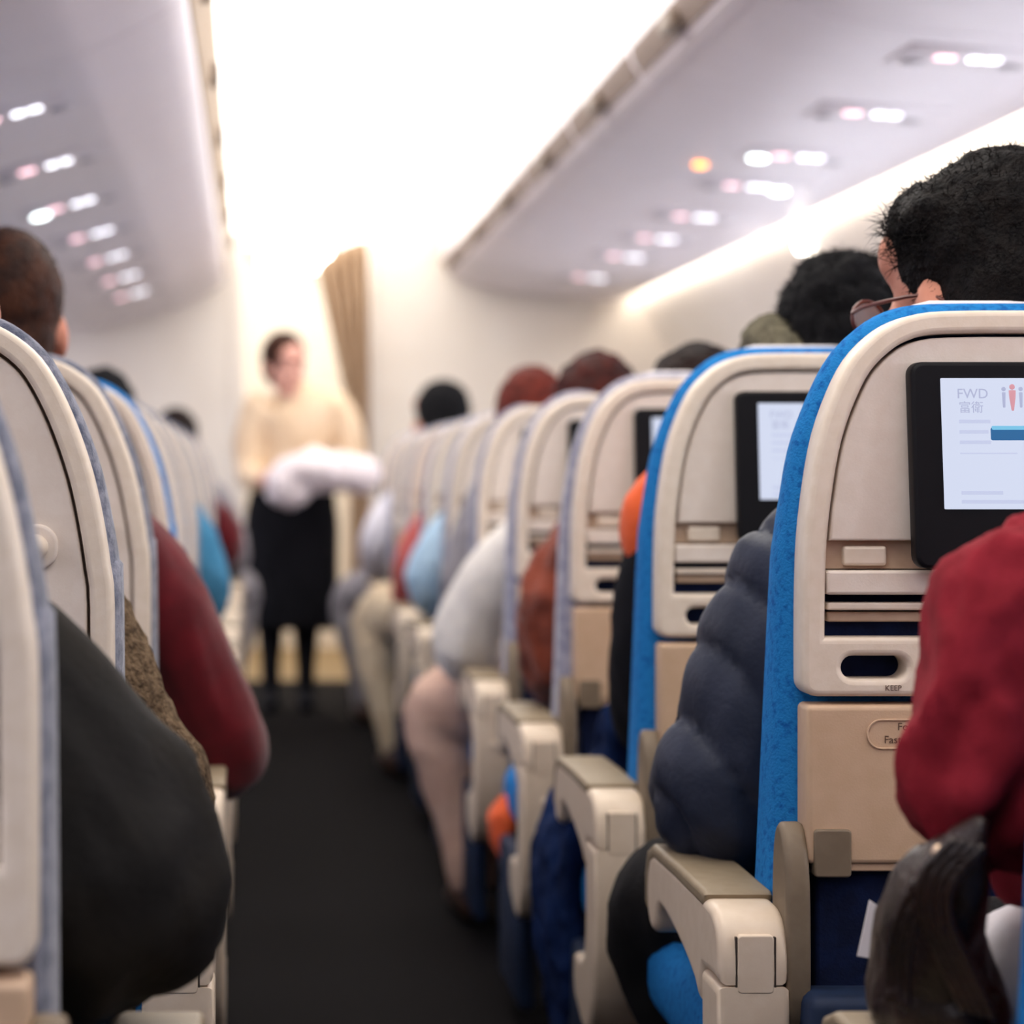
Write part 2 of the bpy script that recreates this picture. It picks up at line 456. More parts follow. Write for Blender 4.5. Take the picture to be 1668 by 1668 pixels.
    upper = [(-.020, .508), (-.020, .535), (-.010, .562), (.012, .575), (.05, .578), (.20, .578), (.335, .576), (.365, .566), (.380, .540), (.378, .508),
             (.362, .490), (.342, .486), (.326, .496), (.316, .513), (.295, .522), (.24, .517), (.16, .502), (.10, .484), (.075, .470), (.06, .507)]
    post = [(-.021, .506), (-.023, .45), (-.018, .38), (.0, .31), (.03, .262), (.062, .246), (.10, .252), (.165, .275), (.178, .30), (.172, .332), (.150, .338),
            (.105, .335), (.076, .350), (.062, .385), (.058, .43), (.062, .506)]
    parts.append(('armrest', plate([catmull(upper + [upper[0]], 2)[:-1]], w0, w1, .009, 'yz', M['arm'], 4), None))
    parts.append(('armrest_post', plate([post], w0 - .001, w1 + .001, .008, 'yz', M['arm'], 4), 'armrest'))
    cap = [(.055, .568), (.050, .582), (.06, .586), (.20, .587), (.34, .585), (.372, .574), (.389, .546), (.388, .512), (.374, .504), (.372, .535), (.358, .560), (.335, .569), (.20, .570)]
    parts.append(('armrest_cap', plate([cap], w0 - .001, w1 + .001, .006, 'yz', M['armcap'], 4), 'armrest'))
    c = (w0 + w1) / 2
    for gx in (c - .0178, c + .0193): parts.append(('hinge_gap_shade', plate([[(gx, .502), (gx + .0018, .502), (gx + .0018, .554), (gx, .554)]], -.0207, -.015, .0003, m=M['groove']), 'armrest'))  # dark strips painted in for shade in the grooves beside the tab
    parts.append(('hinge_tab', plate([rrect(c - .016, .500, c + .019, .556, .004)], -.0218, -.005, .0015, m=M['arm']), 'armrest'))
    bm = bmesh.new(); ball(bm, (c + .004, -.023, .455), (.0078, .006, .0078), sub=2)
    parts.append(('bolt', bm_mesh(bm, M['arm']), 'armrest'))
    return parts

PARTS_R = build_seat_parts(-1, PROF_R, True)
PARTS_L = build_seat_parts(1, PROF_L, False)

# what the lit screen shows
SCREEN = [('screen_text', text_mesh('FWD', .0135, M['ink_grey'], -.0865, -.0128, 1.0715)),
          ('screen_text', text_mesh('富衛', .0120, M['ink_grey'], -.0850, -.0128, 1.0585)),
          ('progress_bar', plate([rrect(-.055, 1.031, .060, 1.0435, .002)], -.0136, -.012, .0004, m=M['bar_blue'])),
          ('progress_bar_highlight', plate([rrect(-.054, 1.0412, .059, 1.0450, .001)], -.0139, -.0125, .0003, m=M['bar_light'])),
          ('progress_marker', plate([rrect(-.018, 1.0345, -.009, 1.0445, .0044)], -.0142, -.0125, .0004, m=M['display']))]
for i, (zz, w) in enumerate(((1.0475, .030), (1.0375, .028), (1.0275, .030), (1.018, .055), (.979, .040), (.9705, .150))):
    SCREEN.append(('caption_line', plate([rrect(-.085, zz, -.085 + w, zz + (.0035 if i != 3 else .0012), .0005)], -.0132, -.012, .0003, m=M['ink_faint'])))
def people_icon():
    bm = bmesh.new()
    for k, dx in enumerate((-.0082, 0.0082)):
        ball(bm, (-.033 + dx, -.0128, 1.0805), (.0022, .0006, .0022), sub=2)
        tube(bm, [(-.033 + dx, -.0128, 1.077, .0018, .0005), (-.033 + dx, -.0128, 1.063, .0012, .0005)], 8, 1)
    return bm_mesh(bm, M['ink_grey'])
def red_icon():
    bm = bmesh.new()
    ball(bm, (-.033, -.0129, 1.0825), (.0028, .0006, .0028), sub=2)
    tube(bm, [(-.033, -.0129, 1.079, .0034, .0005), (-.033, -.0129, 1.072, .0030, .0005), (-.033, -.0129, 1.060, .0012, .0005)], 8, 1)
    return bm_mesh(bm, M['ink_red'])
SCREEN += [('screen_emblem', people_icon()), ('screen_emblem', red_icon())]

for _l in (PARTS_R, SCREEN):
    for e in _l:
        if e[0] in ('seatback_screen', 'display') or _l is SCREEN:
            for v in e[1].vertices: v.co.y -= (1.107 - v.co.z) * .11
def make_seat(parts, x, k, label, group, fabric, lit=0):
    t = thing('airplane_seat', label, 'seat', (x, rowy(k), 0), 0, group)
    made = {}
    for name, me, par in parts:
        if name == 'notice_text' and k > 4: continue
        if k > 5 and name in ('shell_text', 'notice_oval', 'leg'): 
            if name != 'leg': continue
        p = made.get(par, t) if par else t
        o = ob(name, me, p)
        if name in ('back_cushion',):
            o.material_slots[0].link = 'OBJECT'; o.material_slots[0].material = fabric
        if name == 'display' and lit == 0:
            o.material_slots[0].link = 'OBJECT'; o.material_slots[0].material = M['display_off']
        made.setdefault(name, o)
    if lit == 2:
        for name, me in SCREEN: ob(name, me, made['seatback_screen'])
    return t

RLAB = {0: 'nearest right-hand seat, only its taupe armrest tip at the bottom edge in frame',
        1: 'seat with bright blue back cover and lit screen, directly left of the red sweater',
        2: 'blue covered seat whose lit screen is half hidden by the navy puffer jacket sleeve',
        3: 'seat with grey blue cover and lit screen partly behind an orange sleeve',
        4: 'grey covered seat with its back half hidden by a rust brown fleece sleeve',
        5: 'grey covered seat just beyond the cream knit sleeve on the right side',
        6: 'sixth seat of the right-hand row, behind the passenger in light blue',
        7: 'seventh seat of the right-hand row, in front of the light blue sleeve',
        8: 'eighth seat of the right-hand row, in front of the rose sleeve and tan trousers',
        9: 'ninth seat of the right-hand row, last but one before the curtain',
        10: 'last small seat of the right-hand row, nearest the curtain'}
for k in range(0, 11):
    make_seat(PARTS_R, RX, k, RLAB[k], 'seats right of the aisle', M['blue'] if k < 3 else M['greyblue'], 2 if k < 4 else (1 if k == 4 and False else 0))
LLAB = {0: 'nearest blurred cream seatback cut by the left edge of the photo',
        1: 'cream seatback with round coat hook, behind the olive coat sleeve',
        2: 'cream seatback in front of the brown haired man with the visible ear',
        3: 'empty blue covered left seat just beyond the maroon sleeve',
        4: 'empty left seat between the blue covered one and the teal blue passenger',
        5: 'left seat of the teal blue passenger, half hidden by nearer seatbacks',
        6: 'left seat directly in front of the teal blue passenger',
        7: 'left seat behind the passenger with the small maroon sleeve',
        8: 'left seat directly in front of the small maroon sleeve',
        9: 'farthest left seat, beside the flight attendant'}
for k in range(0, 10):
    make_seat(PARTS_L, LX, k, LLAB[k], 'seats left of the aisle', M['slate'] if k != 3 else M['blue'])

# ---------------------------------------------------------------- people
def head_bm(bm, c, R, k=1.0, nose=True):
    def P(x, y, z): return V(c) + R @ (V((x, y, z)) * k)
    ball(bm, P(0, -.012, .03), (.076 * k, .096 * k, .098 * k), R)
    ball(bm, P(0, .030, -.040), (.060 * k, .066 * k, .078 * k), R)
    ball(bm, P(0, .066, -.098), (.030 * k, .024 * k, .022 * k), R)
    ball(bm, P(0, .062, .050), (.058 * k, .03 * k, .04 * k), R)
    for sg in (-1, 1):
        ball(bm, P(sg * .032, .066, -.028), (.024 * k, .022 * k, .020 * k), R)
        ball(bm, P(sg * .079, -.004, -.016), (.011 * k, .021 * k, .032 * k), R)
    tube(bm, [(*P(0, .088, .012), .009 * k), (*P(0, .104, -.018), .011 * k), (*P(0, .104, -.036), .014 * k)], 10, 2)
    ball(bm, P(0, .088, -.066), (.024 * k, .010 * k, .010 * k), R)

def hand_bm(bm, w, d, side, k=1.0, curl=0.5):
    d = V(d).normalized(); side = (V(side) - V(side).dot(d) * d).normalized(); nrm = d.cross(side)
    w = V(w)
    pts = []
    for t, a, b in ((-.01, .024, .020), (.03, .036, .017), (.075, .041, .014), (.088, .038, .012)):
        pts.append((*(w + d * t * k), a * k, b * k))
    tube(bm, pts, 14, 3, ref=side)
    for i, (off, ln) in enumerate(((.032, .070), (.0105, .078), (-.0105, .072), (-.032, .056))):
        p = w + (d * .082 + side * off * .95) * k
        chain = [(*(p - d * .015 * k), .0095 * k), (*p, .0092 * k)]
        dirv = d + side * (off * 2.2); a = 0
        for frac in (.42, .32, .26):
            a += curl
            dd = (dirv.normalized() * math.cos(a) - nrm * math.sin(a)); p = p + dd * ln * frac * k
            chain.append((*p, (.0088 - .002 * (1 - frac)) * k))
        tube(bm, chain, 10, 2)
    p = w + (d * .02 + side * .026) * k
    q = p + (d * .030 + side * .026 - nrm * .012) * k
    r = q + (d * .030 + side * .006 - nrm * .012) * k
    tube(bm, [(*p, .014 * k), (*q, .011 * k), (*r, .0085 * k)], 10, 3)

def spikes(me, n, length, rad, seed, droop=0.5, m=None, only=None):
    """add short tapering strands to a hair mesh"""
    rnd = random.Random(seed)
    bm = bmesh.new(); bm.from_mesh(me)
    bm.faces.ensure_lookup_table()
    fs = [(f.calc_center_median(), f.normal.copy()) for f in bm.faces]
    if only: fs = [x for x in fs if only(x[0], x[1])]
    for _ in range(n):
        c, nr = rnd.choice(fs)
        d = (nr + V((rnd.uniform(-.7, .7), rnd.uniform(-.7, .7), rnd.uniform(-.7, .7) - droop))).normalized()
        L = length * rnd.uniform(.5, 1.2)
        s = d.orthogonal().normalized(); u = d.cross(s)
        base = [bm.verts.new(c - d * .004 + (s * math.cos(a) + u * math.sin(a)) * rad) for a in (0, 2.1, 4.2)]
        mid = c + d * L * .55
        d2 = (d + V((rnd.uniform(-.5, .5), rnd.uniform(-.5, .5), rnd.uniform(-.5, .2)))).normalized()
        mb = [bm.verts.new(mid + (s * math.cos(a) + u * math.sin(a)) * rad * .7) for a in (0, 2.1, 4.2)]
        tip = bm.verts.new(mid + d2 * L * .45)
        for i in range(3):
            bm.faces.new((base[i], base[(i + 1) % 3], mb[(i + 1) % 3], mb[i]))
            bm.faces.new((mb[i], mb[(i + 1) % 3], tip))
    bm.to_mesh(me); bm.free()
    for p in me.polygons: p.use_smooth = True

def hair_mesh(c, R, k, m, style, seed=0, vox=.006, fringe=False):
    bm = bmesh.new()
    def P(x, y, z): return V(c) + R @ (V((x, y, z)) * k)
    g = {'short': 0, 'full': .008, 'fuzzy': .018, 'crop': -.003, 'bun': .006, 'receding': .003}[style]
    fr = .012 if style == 'receding' else 0
    ball(bm, P(0, -.024 - fr - (.010 if fringe else 0), .036 + (.008 if fringe else 0)), ((.083 + g) * k, (.098 + g - (.004 if fringe else 0)) * k, (.098 + g - (.006 if fringe else 0)) * k), R)
    ball(bm, P(0, -.046, -.020), ((.070 + g) * k, (.068 + g) * k, (.074 + g) * k), R)
    if style in ('full', 'fuzzy'):
        ball(bm, P(0, -.062 if fringe else -.030, .0), ((.088 + g) * k, (.075 + g) * k, (.080 + g) * k), R)
    if style == 'full' and fringe:
        ball(bm, P(0, .022, .084), (.068 * k, .056 * k, .042 * k), R); ball(bm, P(.0, -.004, .072), (.094 * k, .076 * k, .052 * k), R)
    if style == 'bun':
        ball(bm, P(0, -.125, -.015), (.045 * k, .042 * k, .045 * k), R)
    amp = {'short': .004, 'full': .006, 'fuzzy': .009, 'crop': .002, 'bun': .003, 'receding': .005}[style]
    return remesh(bm, vox, 2, lambda p, n: amp * nz(p, 34, seed) + amp * .6 * nz(p, 80, seed + 2), m)

def make_person(label, loc, s, top, bottom, skin, hair=None, hairm=None, rotz=0.0, aisle=None, inner=None, lean=(0, 0), head=None, yaw=0, pitch=0, roll=0,
                leg_a=None, leg_i=None, hk=1.0, vox=.009, shoes=None, extra=None, top_extra=.016, disp=None, top_name='sweater', bottom_name='trousers',
                torso=None, legs=True, hands=True, top_vox=.011, cat='person', mid_arm=None, tr_extra=.014, sleeve_from=0):
    t = thing('person', label, cat, loc, rotz, None)
    lx, ly = lean
    tz = torso or [(0, .30, .49, .165, .120), (0, .285, .60, .160, .118), (lx * .5, .270 + ly * .4, .75, .162, .112), (lx * .8, .262 + ly * .8, .87, .180, .108),
                   (lx, .262 + ly, .955, .160, .085), (lx, .268 + ly, 1.01, .085, .065)]
    A = aisle or [(.155 + lx * s, .26 + ly, .935, .060), (.205, .27 + ly, .83, .052), (.235, .29 + ly, .70, .046), (.20, .42, .64, .040), (.14, .52, .63, .032)]
    B = inner or [(.155 - lx * s, .26 + ly, .935, .060), (.195, .27 + ly, .83, .052), (.205, .29 + ly, .71, .046), (.17, .42, .63, .040), (.10, .52, .62, .032)]
    LA = leg_a or [(.085, .33, .53, .082), (.10, .50, .545, .074), (.115, .655, .535, .060), (.115, .665, .40, .054), (.115, .64, .22, .044), (.115, .63, .09, .036)]
    LB = leg_i or [(.085, .33, .53, .082), (.10, .50, .545, .074), (.11, .655, .535, .060), (.11, .665, .40, .054), (.11, .64, .22, .044), (.11, .63, .09, .036)]
    fx = lambda ch, g: [(p[0] * g,) + tuple(p[1:]) for p in ch]
    A = fx(A, s); B = fx(B, -s); LA = fx(LA, s); LB = fx(LB, -s)
    hc = V(head) if head else V((lx, .30 + ly, 1.185))
    R = Euler((math.radians(-pitch), math.radians(roll), math.radians(yaw)), 'XYZ').to_matrix()
    # body, one continuous mesh
    bm = bmesh.new()
    tube(bm, [(p[0], p[1], p[2], p[3] - .02, p[4] - .02) for p in tz], 18, 4)
    nb = tz[-1]
    tube(bm, [(nb[0], nb[1], nb[2] - .06, .066), (nb[0], nb[1] + .004, nb[2] + .01, .058), (hc.x * .5 + nb[0] * .5, hc.y * .5 + nb[1] * .5 - .01, (hc.z + nb[2]) / 2 - .01, .053), (hc.x, hc.y - .02, hc.z - .03, .052)], 14, 3)
    head_bm(bm, hc, R, hk)
    for ch, g in ((A, s), (B, -s)):
        tube(bm, [(p[0], p[1], p[2], p[3] * .86) for p in ch], 12, 4)
        if hands:
            d = V(ch[-1][:3]) - V(ch[-2][:3])
            hand_bm(bm, ch[-1][:3], d, (-g, .3, .35), .95, .45)
    if legs:
        for ch in (LA, LB):
            tube(bm, [(p[0], p[1], p[2], p[3] * .86) for p in ch], 12, 4)
            e = V(ch[-1][:3])
            tube(bm, [(e.x, e.y - .03, .045, .032), (e.x * 1.02, e.y + .06, .040, .038, .03), (e.x * 1.04, e.y + .14, .030, .038, .018)], 12, 3)
    ob('body', remesh(bm, vox, 3, None, skin), t)
    # clothing
    bm = bmesh.new()
    tube(bm, [(p[0], p[1], p[2], p[3] + top_extra * .6, p[4] + top_extra * .6) for p in tz[:-1]] + [(tz[-1][0], tz[-1][1], tz[-1][2] + .004, tz[-1][3] + .004, tz[-1][4] + .006)], 18, 4, caps=True)
    for ch in (A, B):
        q = [(p[0], p[1], p[2], p[3] + top_extra) for p in ch]
        q[-1] = q[-1][:3] + (ch[-1][3] + top_extra * .5,)
        tube(bm, q, 14, 4)
    for ch in (extra or {}).get('tubes', ()): tube(bm, ch, 14, 4)
    ob(top_name, remesh(bm, top_vox, 2, disp or folds(.009, 10, len(label)), top), t)
    if legs:
        bm = bmesh.new()
        tube(bm, [(0, .22, .53, .15, .10), (0, .33, .53, .16, .10), (0, .42, .53, .12, .085)], 16, 3)
        for ch in (LA, LB):
            q = [(p[0], p[1], p[2], p[3] + tr_extra) for p in ch]
            tube(bm, q, 14, 4, caps=True)
        ob(bottom_name, remesh(bm, .012, 3, folds(.008, 9, len(label) + 3, (1, 1, .8)), bottom), t)
        for ch in (LA, LB):
            e = V(ch[-1][:3]); bm = bmesh.new()
            tube(bm, [(e.x, e.y - .055, .048, .038, .046), (e.x * 1.01, e.y + .03, .048, .043, .046), (e.x * 1.03, e.y + .11, .040, .047, .036), (e.x * 1.05, e.y + .175, .032, .038, .028)], 14, 4)
            tube(bm, [(e.x, e.y - .01, .09, .045), (e.x, e.y - .01, .06, .045)], 14, 1)
            ob('shoe', remesh(bm, .009, 2, None, shoes or M['shoe_brown']), t)
    if hair:
        h = hair_mesh(hc, R, hk, hairm, hair, len(label), fringe=bool(extra and 'fringe' in extra))
        o = ob('hair', h, t)
        if extra and 'spikes' in extra:
            for sp in extra['spikes']: spikes(h, *sp)
    return t, hc, R

RR = lambda k: (RX, rowy(k), 0)
LL = lambda k: (LX, rowy(k), 0)

_fold = folds(.015, 15, 4, (1.2, 1.2, .55))
def crease(p, n):
    d = _fold(p, n)
    if n.y < .3:
        for x0, z0, z1, sl, w, a in ((-.236, .69, .800, .30, .008, .020), (-.222, .80, .90, -.35, .010, .008), (-.250, .80, .88, -.2, .008, .006)):
            t = min(1, max(0, (p.z - z0) / .03)) * min(1, max(0, (z1 - p.z) / .04))
            d -= a * t * math.exp(-((p.x - x0 - sl * (p.z - (z0 + z1) / 2)) / w) ** 2)
    return d
# row 0 right: red sweater, only the aisle arm is in frame
make_person('person in a crimson sweater at the right edge, arm resting on the leather bag', RR(0), -1, M['crimson'], M['dark_cloth'], M['skin'], 'short', M['hair_black'],
            extra={'tubes': [[(-.02, .30, .70, .10), (-.09, .34, .72, .08), (-.126, .36, .725, .074)]]},
            aisle=[(.146, .27, .905, .058), (.194, .265, .885, .056), (.218, .25, .83, .048), (.228, .25, .772, .045), (.180, .34, .765, .042), (.06, .44, .75, .036)],
            top_vox=.009, disp=crease, torso=[(0, .29, .50, .16, .12), (0, .28, .62, .16, .12), (0, .27, .75, .165, .115), (0, .265, .86, .18, .105), (0, .265, .935, .16, .08), (0, .27, .98, .085, .06)],
            head=(0, .31, 1.16))
# row 1 right: man in navy puffer jacket with glasses
p1, hc, R = make_person('man with thick black hair and glasses in a navy quilted jacket', RR(1), -1, M['puffer'], M['dark_cloth'], M['skin'], 'full', M['hair_black'],
            aisle=[(.145, .25, .875, .072), (.185, .26, .80, .066), (.215, .27, .715, .058), (.243, .29, .645, .055), (.20, .45, .64, .050), (.13, .55, .65, .036)],
            head=(.000, .20, 1.184), yaw=38, pitch=5, hk=1.06, top_extra=.028, disp=quilt(.015, .112), top_vox=.008, top_name='quilted_jacket',
            leg_a=[(.10, .33, .52, .082), (.17, .48, .50, .078), (.235, .61, .46, .07), (.22, .64, .36, .056), (.17, .63, .22, .044), (.15, .62, .09, .036)], tr_extra=.022,
            extra={'fringe': 1, 'spikes': [(2600, .011, .0006, 3, .35), (220, .030, .0005, 4, .1, None, lambda c, n: c.x < -.072 and c.z > 1.215 and c.z < 1.27)]})
def glasses(t, c, R, k):
    fr = bmesh.new()
    P = lambda x, y, z: V(c) + R @ (V((x, y, z)) * k)
    for sg in (-1, 1):
        loop = [(*P(sg * .034 + .026 * math.cos(a), .104, -.008 + .019 * math.sin(a)), .0022) for a in [2 * PI * i / 20 for i in range(21)]]
        tube(fr, loop, 6, 1, caps=False)
        tube(fr, [(*P(sg * .060, .103, -.002), .0022), (*P(sg * .076, .07, 0), .0022), (*P(sg * .083, .0, .0), .0022), (*P(sg * .084, -.03, -.014), .0022)], 6, 3)
    tube(fr, [(*P(-.010, .106, -.004), .002), (*P(.010, .106, -.004), .002)], 6, 1)
    g = ob('glasses', bm_mesh(fr, M['frame_red']), t)
    for sg in (-1, 1):
        l = bmesh.new(); ball(l, P(sg * .034, .104, -.008), (.025 * k, .0012, .018 * k), R, 2)
        ob('lens', bm_mesh(l, M['lens']), g)
glasses(p1, hc, R, 1.06)
# row 2 right: fuzzy black hair, orange sleeve over black sleeve
p2, hc, R = make_person('passenger with fuzzy round black hair, orange short sleeve over a black one', RR(2), -1, M['black_cloth'], M['dark_cloth'], M['skin'], 'fuzzy', M['hair_jet'],
            aisle=[(.150, .27, .92, .056), (.175, .28, .83, .048), (.185, .30, .72, .046), (.175, .36, .64, .042), (.14, .47, .60, .034)],
            head=(.055, .17, 1.178), yaw=-8, pitch=6, hk=.86, extra={'spikes': [(2500, .011, .0008, 6, .0)]})
bm = bmesh.new()
tube(bm, [(.0, .27, .90, .20, .13), (.0, .27, .96, .17, .10), (0, .27, 1.005, .10, .08)], 16, 3)
tube(bm, [(-.12, .27, .975, .056), (-.168, .27, .950, .058), (-.180, .275, .905, .054), (-.172, .28, .872, .048)], 16, 4)
ob('orange_shirt', remesh(bm, .009, 3, folds(.006, 14, 8), M['orange']), p2)
bm = bmesh.new()
tube(bm, [(.02, .10, 1.10, .040), (-.030, .13, 1.165, .036), (-.040, .20, 1.185, .036), (-.030, .27, 1.14, .034)], 14, 4)
ob('hood', remesh(bm, .008, 2, folds(.006, 30, 2, (1, 1, 1)), M['hood']), p2)
# row 3 right: rust fleece
make_person('passenger with dark brown hair in a rust brown fleece coat', RR(3), -1, M['rust'], M['dark_cloth'], M['skin'], 'full', M['hair_dark'],
            aisle=[(.145, .25, .88, .058), (.20, .26, .80, .062), (.216, .27, .72, .064), (.205, .29, .655, .058), (.17, .40, .62, .046), (.12, .50, .62, .034)],
            head=(.005, .17, 1.086), disp=folds(.016, 16, 3, (1.4, 1.4, .5)), top_name='fleece_coat')
# row 4 right: cream knit, knee in the aisle
make_person('passenger in a cream knit top with one pinkish beige knee in the aisle', RR(4), -1, M['cream_knit'], M['beige_trouser'], M['skin'], 'full', M['hair_red'],
            aisle=[(.135, .26, .875, .062), (.22, .28, .80, .060), (.285, .31, .70, .058), (.302, .34, .62, .056), (.24, .44, .60, .048), (.17, .53, .62, .034)],
            head=(-.05, .17, 1.112), leg_a=[(.10, .34, .52, .085), (.22, .44, .51, .086), (.325, .52, .468, .080), (.325, .53, .38, .070), (.29, .52, .24, .058), (.27, .50, .10, .046)],
            disp=folds(.007, 9, 3))
# row 5 right: auburn hair
make_person('passenger with auburn hair, second visible head beyond the black fuzzy hair', RR(5), -1, M['grey_cloth'], M['dark_cloth'], M['skin'], 'full', M['hair_auburn'], head=(-.085, .17, 1.118), hands=False)
make_person('passenger with a light blue sleeve beyond the cream knit one, head hidden', RR(6), -1, M['light_blue'], M['dark_cloth'], M['skin'], 'short', M['hair_black'], head=(.0, .34, 1.00), lean=(0, .06), hands=False,
            torso=[(0, .30, .49, .16, .12), (0, .30, .60, .155, .115), (0, .30, .72, .155, .11), (0, .31, .82, .17, .10), (0, .32, .87, .15, .085), (0, .33, .90, .085, .065)],
            aisle=[(.155, .31, .85, .055), (.23, .31, .78, .052), (.27, .32, .68, .046), (.22, .44, .63, .040), (.14, .52, .63, .032)])
make_person('passenger in tan trousers and rose sleeve, knee out in the aisle', RR(7), -1, M['pink_red'], M['tan_trouser'], M['skin'], 'short', M['hair_black'], head=(.0, .34, 1.00), lean=(0, .06), hands=False,
            torso=[(0, .30, .49, .16, .12), (0, .30, .60, .155, .115), (0, .30, .72, .155, .11), (0, .31, .82, .17, .10), (0, .32, .87, .15, .085), (0, .33, .90, .085, .065)],
            aisle=[(.155, .31, .85, .055), (.22, .30, .78, .05), (.26, .31, .68, .044), (.25, .42, .60, .040), (.18, .52, .60, .032)],
            leg_a=[(.10, .34, .53, .09), (.22, .48, .54, .088), (.335, .62, .52, .082), (.34, .62, .38, .066), (.31, .60, .24, .052), (.29, .58, .09, .042)])
p9, hc, R = make_person('passenger with cropped black hair in a white shirt, farthest head on the right', RR(9), -1, M['white_cotton'], M['grey_cloth'], M['skin'], 'full', M['hair_jet'],
            aisle=[(.155, .26, .90, .060), (.23, .25, .84, .055), (.285, .24, .74, .050), (.275, .36, .64, .042), (.27, .42, .62, .034)],
            head=(-.055, .16, 1.205), yaw=40, hk=1.08,
            leg_a=[(.10, .34, .53, .09), (.24, .46, .54, .082), (.36, .58, .50, .072), (.36, .58, .38, .062), (.33, .56, .24, .050), (.31, .54, .09, .042)])
bm = bmesh.new(); tube(bm, [(0, 0, -.05, .04), (0, 0, .04, .044)], 14, 2)
tag(ob('pouch', remesh(bm, .007, 1, folds(.004, 20, 1), M['red']), None, (RX - .27, rowy(9) + .47, .625)), 'small red pouch held by the white shirted passenger', 'pouch')

# left block
make_person('person in a dark olive coat, large blurred sleeve in the lower left corner', LL(0), 1, M['olive'], M['dark_cloth'], M['skin'], 'short', M['hair_black'],
            aisle=[(.135, .25, .845, .072), (.185, .255, .80, .074), (.228, .26, .74, .078), (.246, .27, .69, .076), (.20, .37, .66, .062), (.12, .47, .64, .04)], top_extra=.022,
            top_name='coat', disp=folds(.020, 8, 2))
make_person('passenger with a brown tweed sleeve showing behind the olive coat', LL(1), 1, M['tweed'], M['dark_cloth'], M['skin'], 'short', M['hair_dark'],
            aisle=[(.145, .26, .865, .058), (.18, .265, .80, .056), (.215, .27, .72, .054), (.258, .28, .645, .052), (.21, .42, .63, .044), (.14, .52, .63, .034)],
            top_name='tweed_jacket', disp=folds(.006, 20, 2, (1, 1, 1)))
make_person('man with short brown hair and visible ear in a maroon sweater', LL(2), 1, M['maroon'], M['dark_cloth'], M['skin'], 'crop', M['hair_brown'],
            aisle=[(.150, .26, .905, .058), (.205, .26, .85, .058), (.262, .26, .75, .056), (.312, .27, .645, .054), (.315, .30, .595, .052), (.24, .42, .60, .044), (.15, .52, .62, .034)],
            head=(.010, .23, 1.208), yaw=12, hk=1.06, extra={'spikes': [(1500, .006, .0005, 9, .3)]}, disp=folds(.007, 10, 3))
make_person('passenger in teal blue whose dark hair tops the sixth left seatback', LL(5), 1, M['teal_blue'], M['dark_cloth'], M['skin'], 'short', M['hair_jet'], head=(.0, .17, 1.125), hands=False,
            aisle=[(.155, .26, .90, .058), (.215, .27, .82, .052), (.245, .29, .70, .046), (.20, .42, .64, .040), (.14, .52, .63, .032)])
make_person('passenger with a small maroon sleeve beside the flight attendant, head hidden', LL(8), 1, M['maroon'], M['dark_cloth'], M['skin'], 'short', M['hair_black'], head=(.0, .34, 1.0), lean=(0, .06), hands=False,
            torso=[(0, .30, .49, .16, .12), (0, .30, .60, .155, .115), (0, .30, .72, .155, .11), (0, .31, .82, .17, .10), (0, .32, .87, .15, .085), (0, .33, .90, .085, .065)],
            aisle=[(.155, .31, .86, .06), (.23, .31, .82, .06), (.26, .32, .74, .055), (.2, .44, .66, .042), (.14, .52, .63, .032)])
make_person('passenger with dark hair and grey sleeve, farthest head on the left', LL(9), 1, M['grey_cloth'], M['grey_cloth'], M['skin'], 'short', M['hair_dark'], head=(.075, .17, 1.118), lean=(.05, 0), hands=False,
            aisle=[(.20, .26, .90, .058), (.255, .27, .80, .052), (.29, .29, .68, .05), (.24, .42, .62, .042), (.14, .52, .63, .032)],
            leg_a=[(.10, .34, .53, .09), (.22, .48, .54, .088), (.30, .62, .52, .082), (.30, .62, .38, .066), (.28, .60, .24, .052), (.26, .58, .09, .042)])

# flight attendant, facing down the aisle towards the camera
AX, AY = .19, 9.62
t = thing('person', 'flight attendant in cream jacket and dark skirt standing in the aisle', 'person', (AX, AY, 0), PI)
bm = bmesh.new()
tz = [(.02, 0, .84, .15, .11), (.02, 0, .96, .145, .105), (.01, .0, 1.06, .125, .095), (0, .01, 1.18, .145, .10), (0, .02, 1.28, .155, .085), (.02, .025, 1.335, .09, .065)]
tube(bm, [(p[0], p[1], p[2], p[3] - .02, p[4] - .02) for p in tz], 18, 4)
hc = V((.055, .055, 1.452)); Rh = Euler((math.radians(-14), 0, math.radians(26)), 'XYZ').to_matrix()
tube(bm, [(.02, .025, 1.30, .06), (.03, .03, 1.36, .048), (.045, .03, 1.42, .048)], 14, 3)
head_bm(bm, hc, Rh, 1.04)
armL = [(-.165, .02, 1.27, .056), (-.215, .02, 1.16, .048), (-.225, .05, 1.02, .042), (-.12, .20, .97, .036), (-.03, .26, .96, .030)]
armR = [(.165, .02, 1.27, .056), (.205, .02, 1.15, .048), (.205, .05, 1.01, .042), (.19, .20, .98, .036), (.15, .27, .97, .030)]
for ch, g in ((armL, -1), (armR, 1)):
    tube(bm, [(p[0], p[1], p[2], p[3] * .86) for p in ch], 12, 4)
    hand_bm(bm, ch[-1][:3], V(ch[-1][:3]) - V(ch[-2][:3]), (0, .2, 1), .9, .35)
for g in (-1, 1):
    cx = .04 + g * .075
    tube(bm, [(cx, 0, .84, .085), (cx, .01, .66, .072), (cx, .015, .48, .052), (cx, -.005, .34, .050), (cx, -.02, .20, .038), (cx, -.02, .09, .034)], 12, 4)
    tube(bm, [(cx, -.05, .045, .03), (cx, .05, .04, .036, .028), (cx, .13, .03, .034, .016)], 12, 3)
ob('body', remesh(bm, .008, 3, None, M['skin_pale']), t)
bm = bmesh.new()
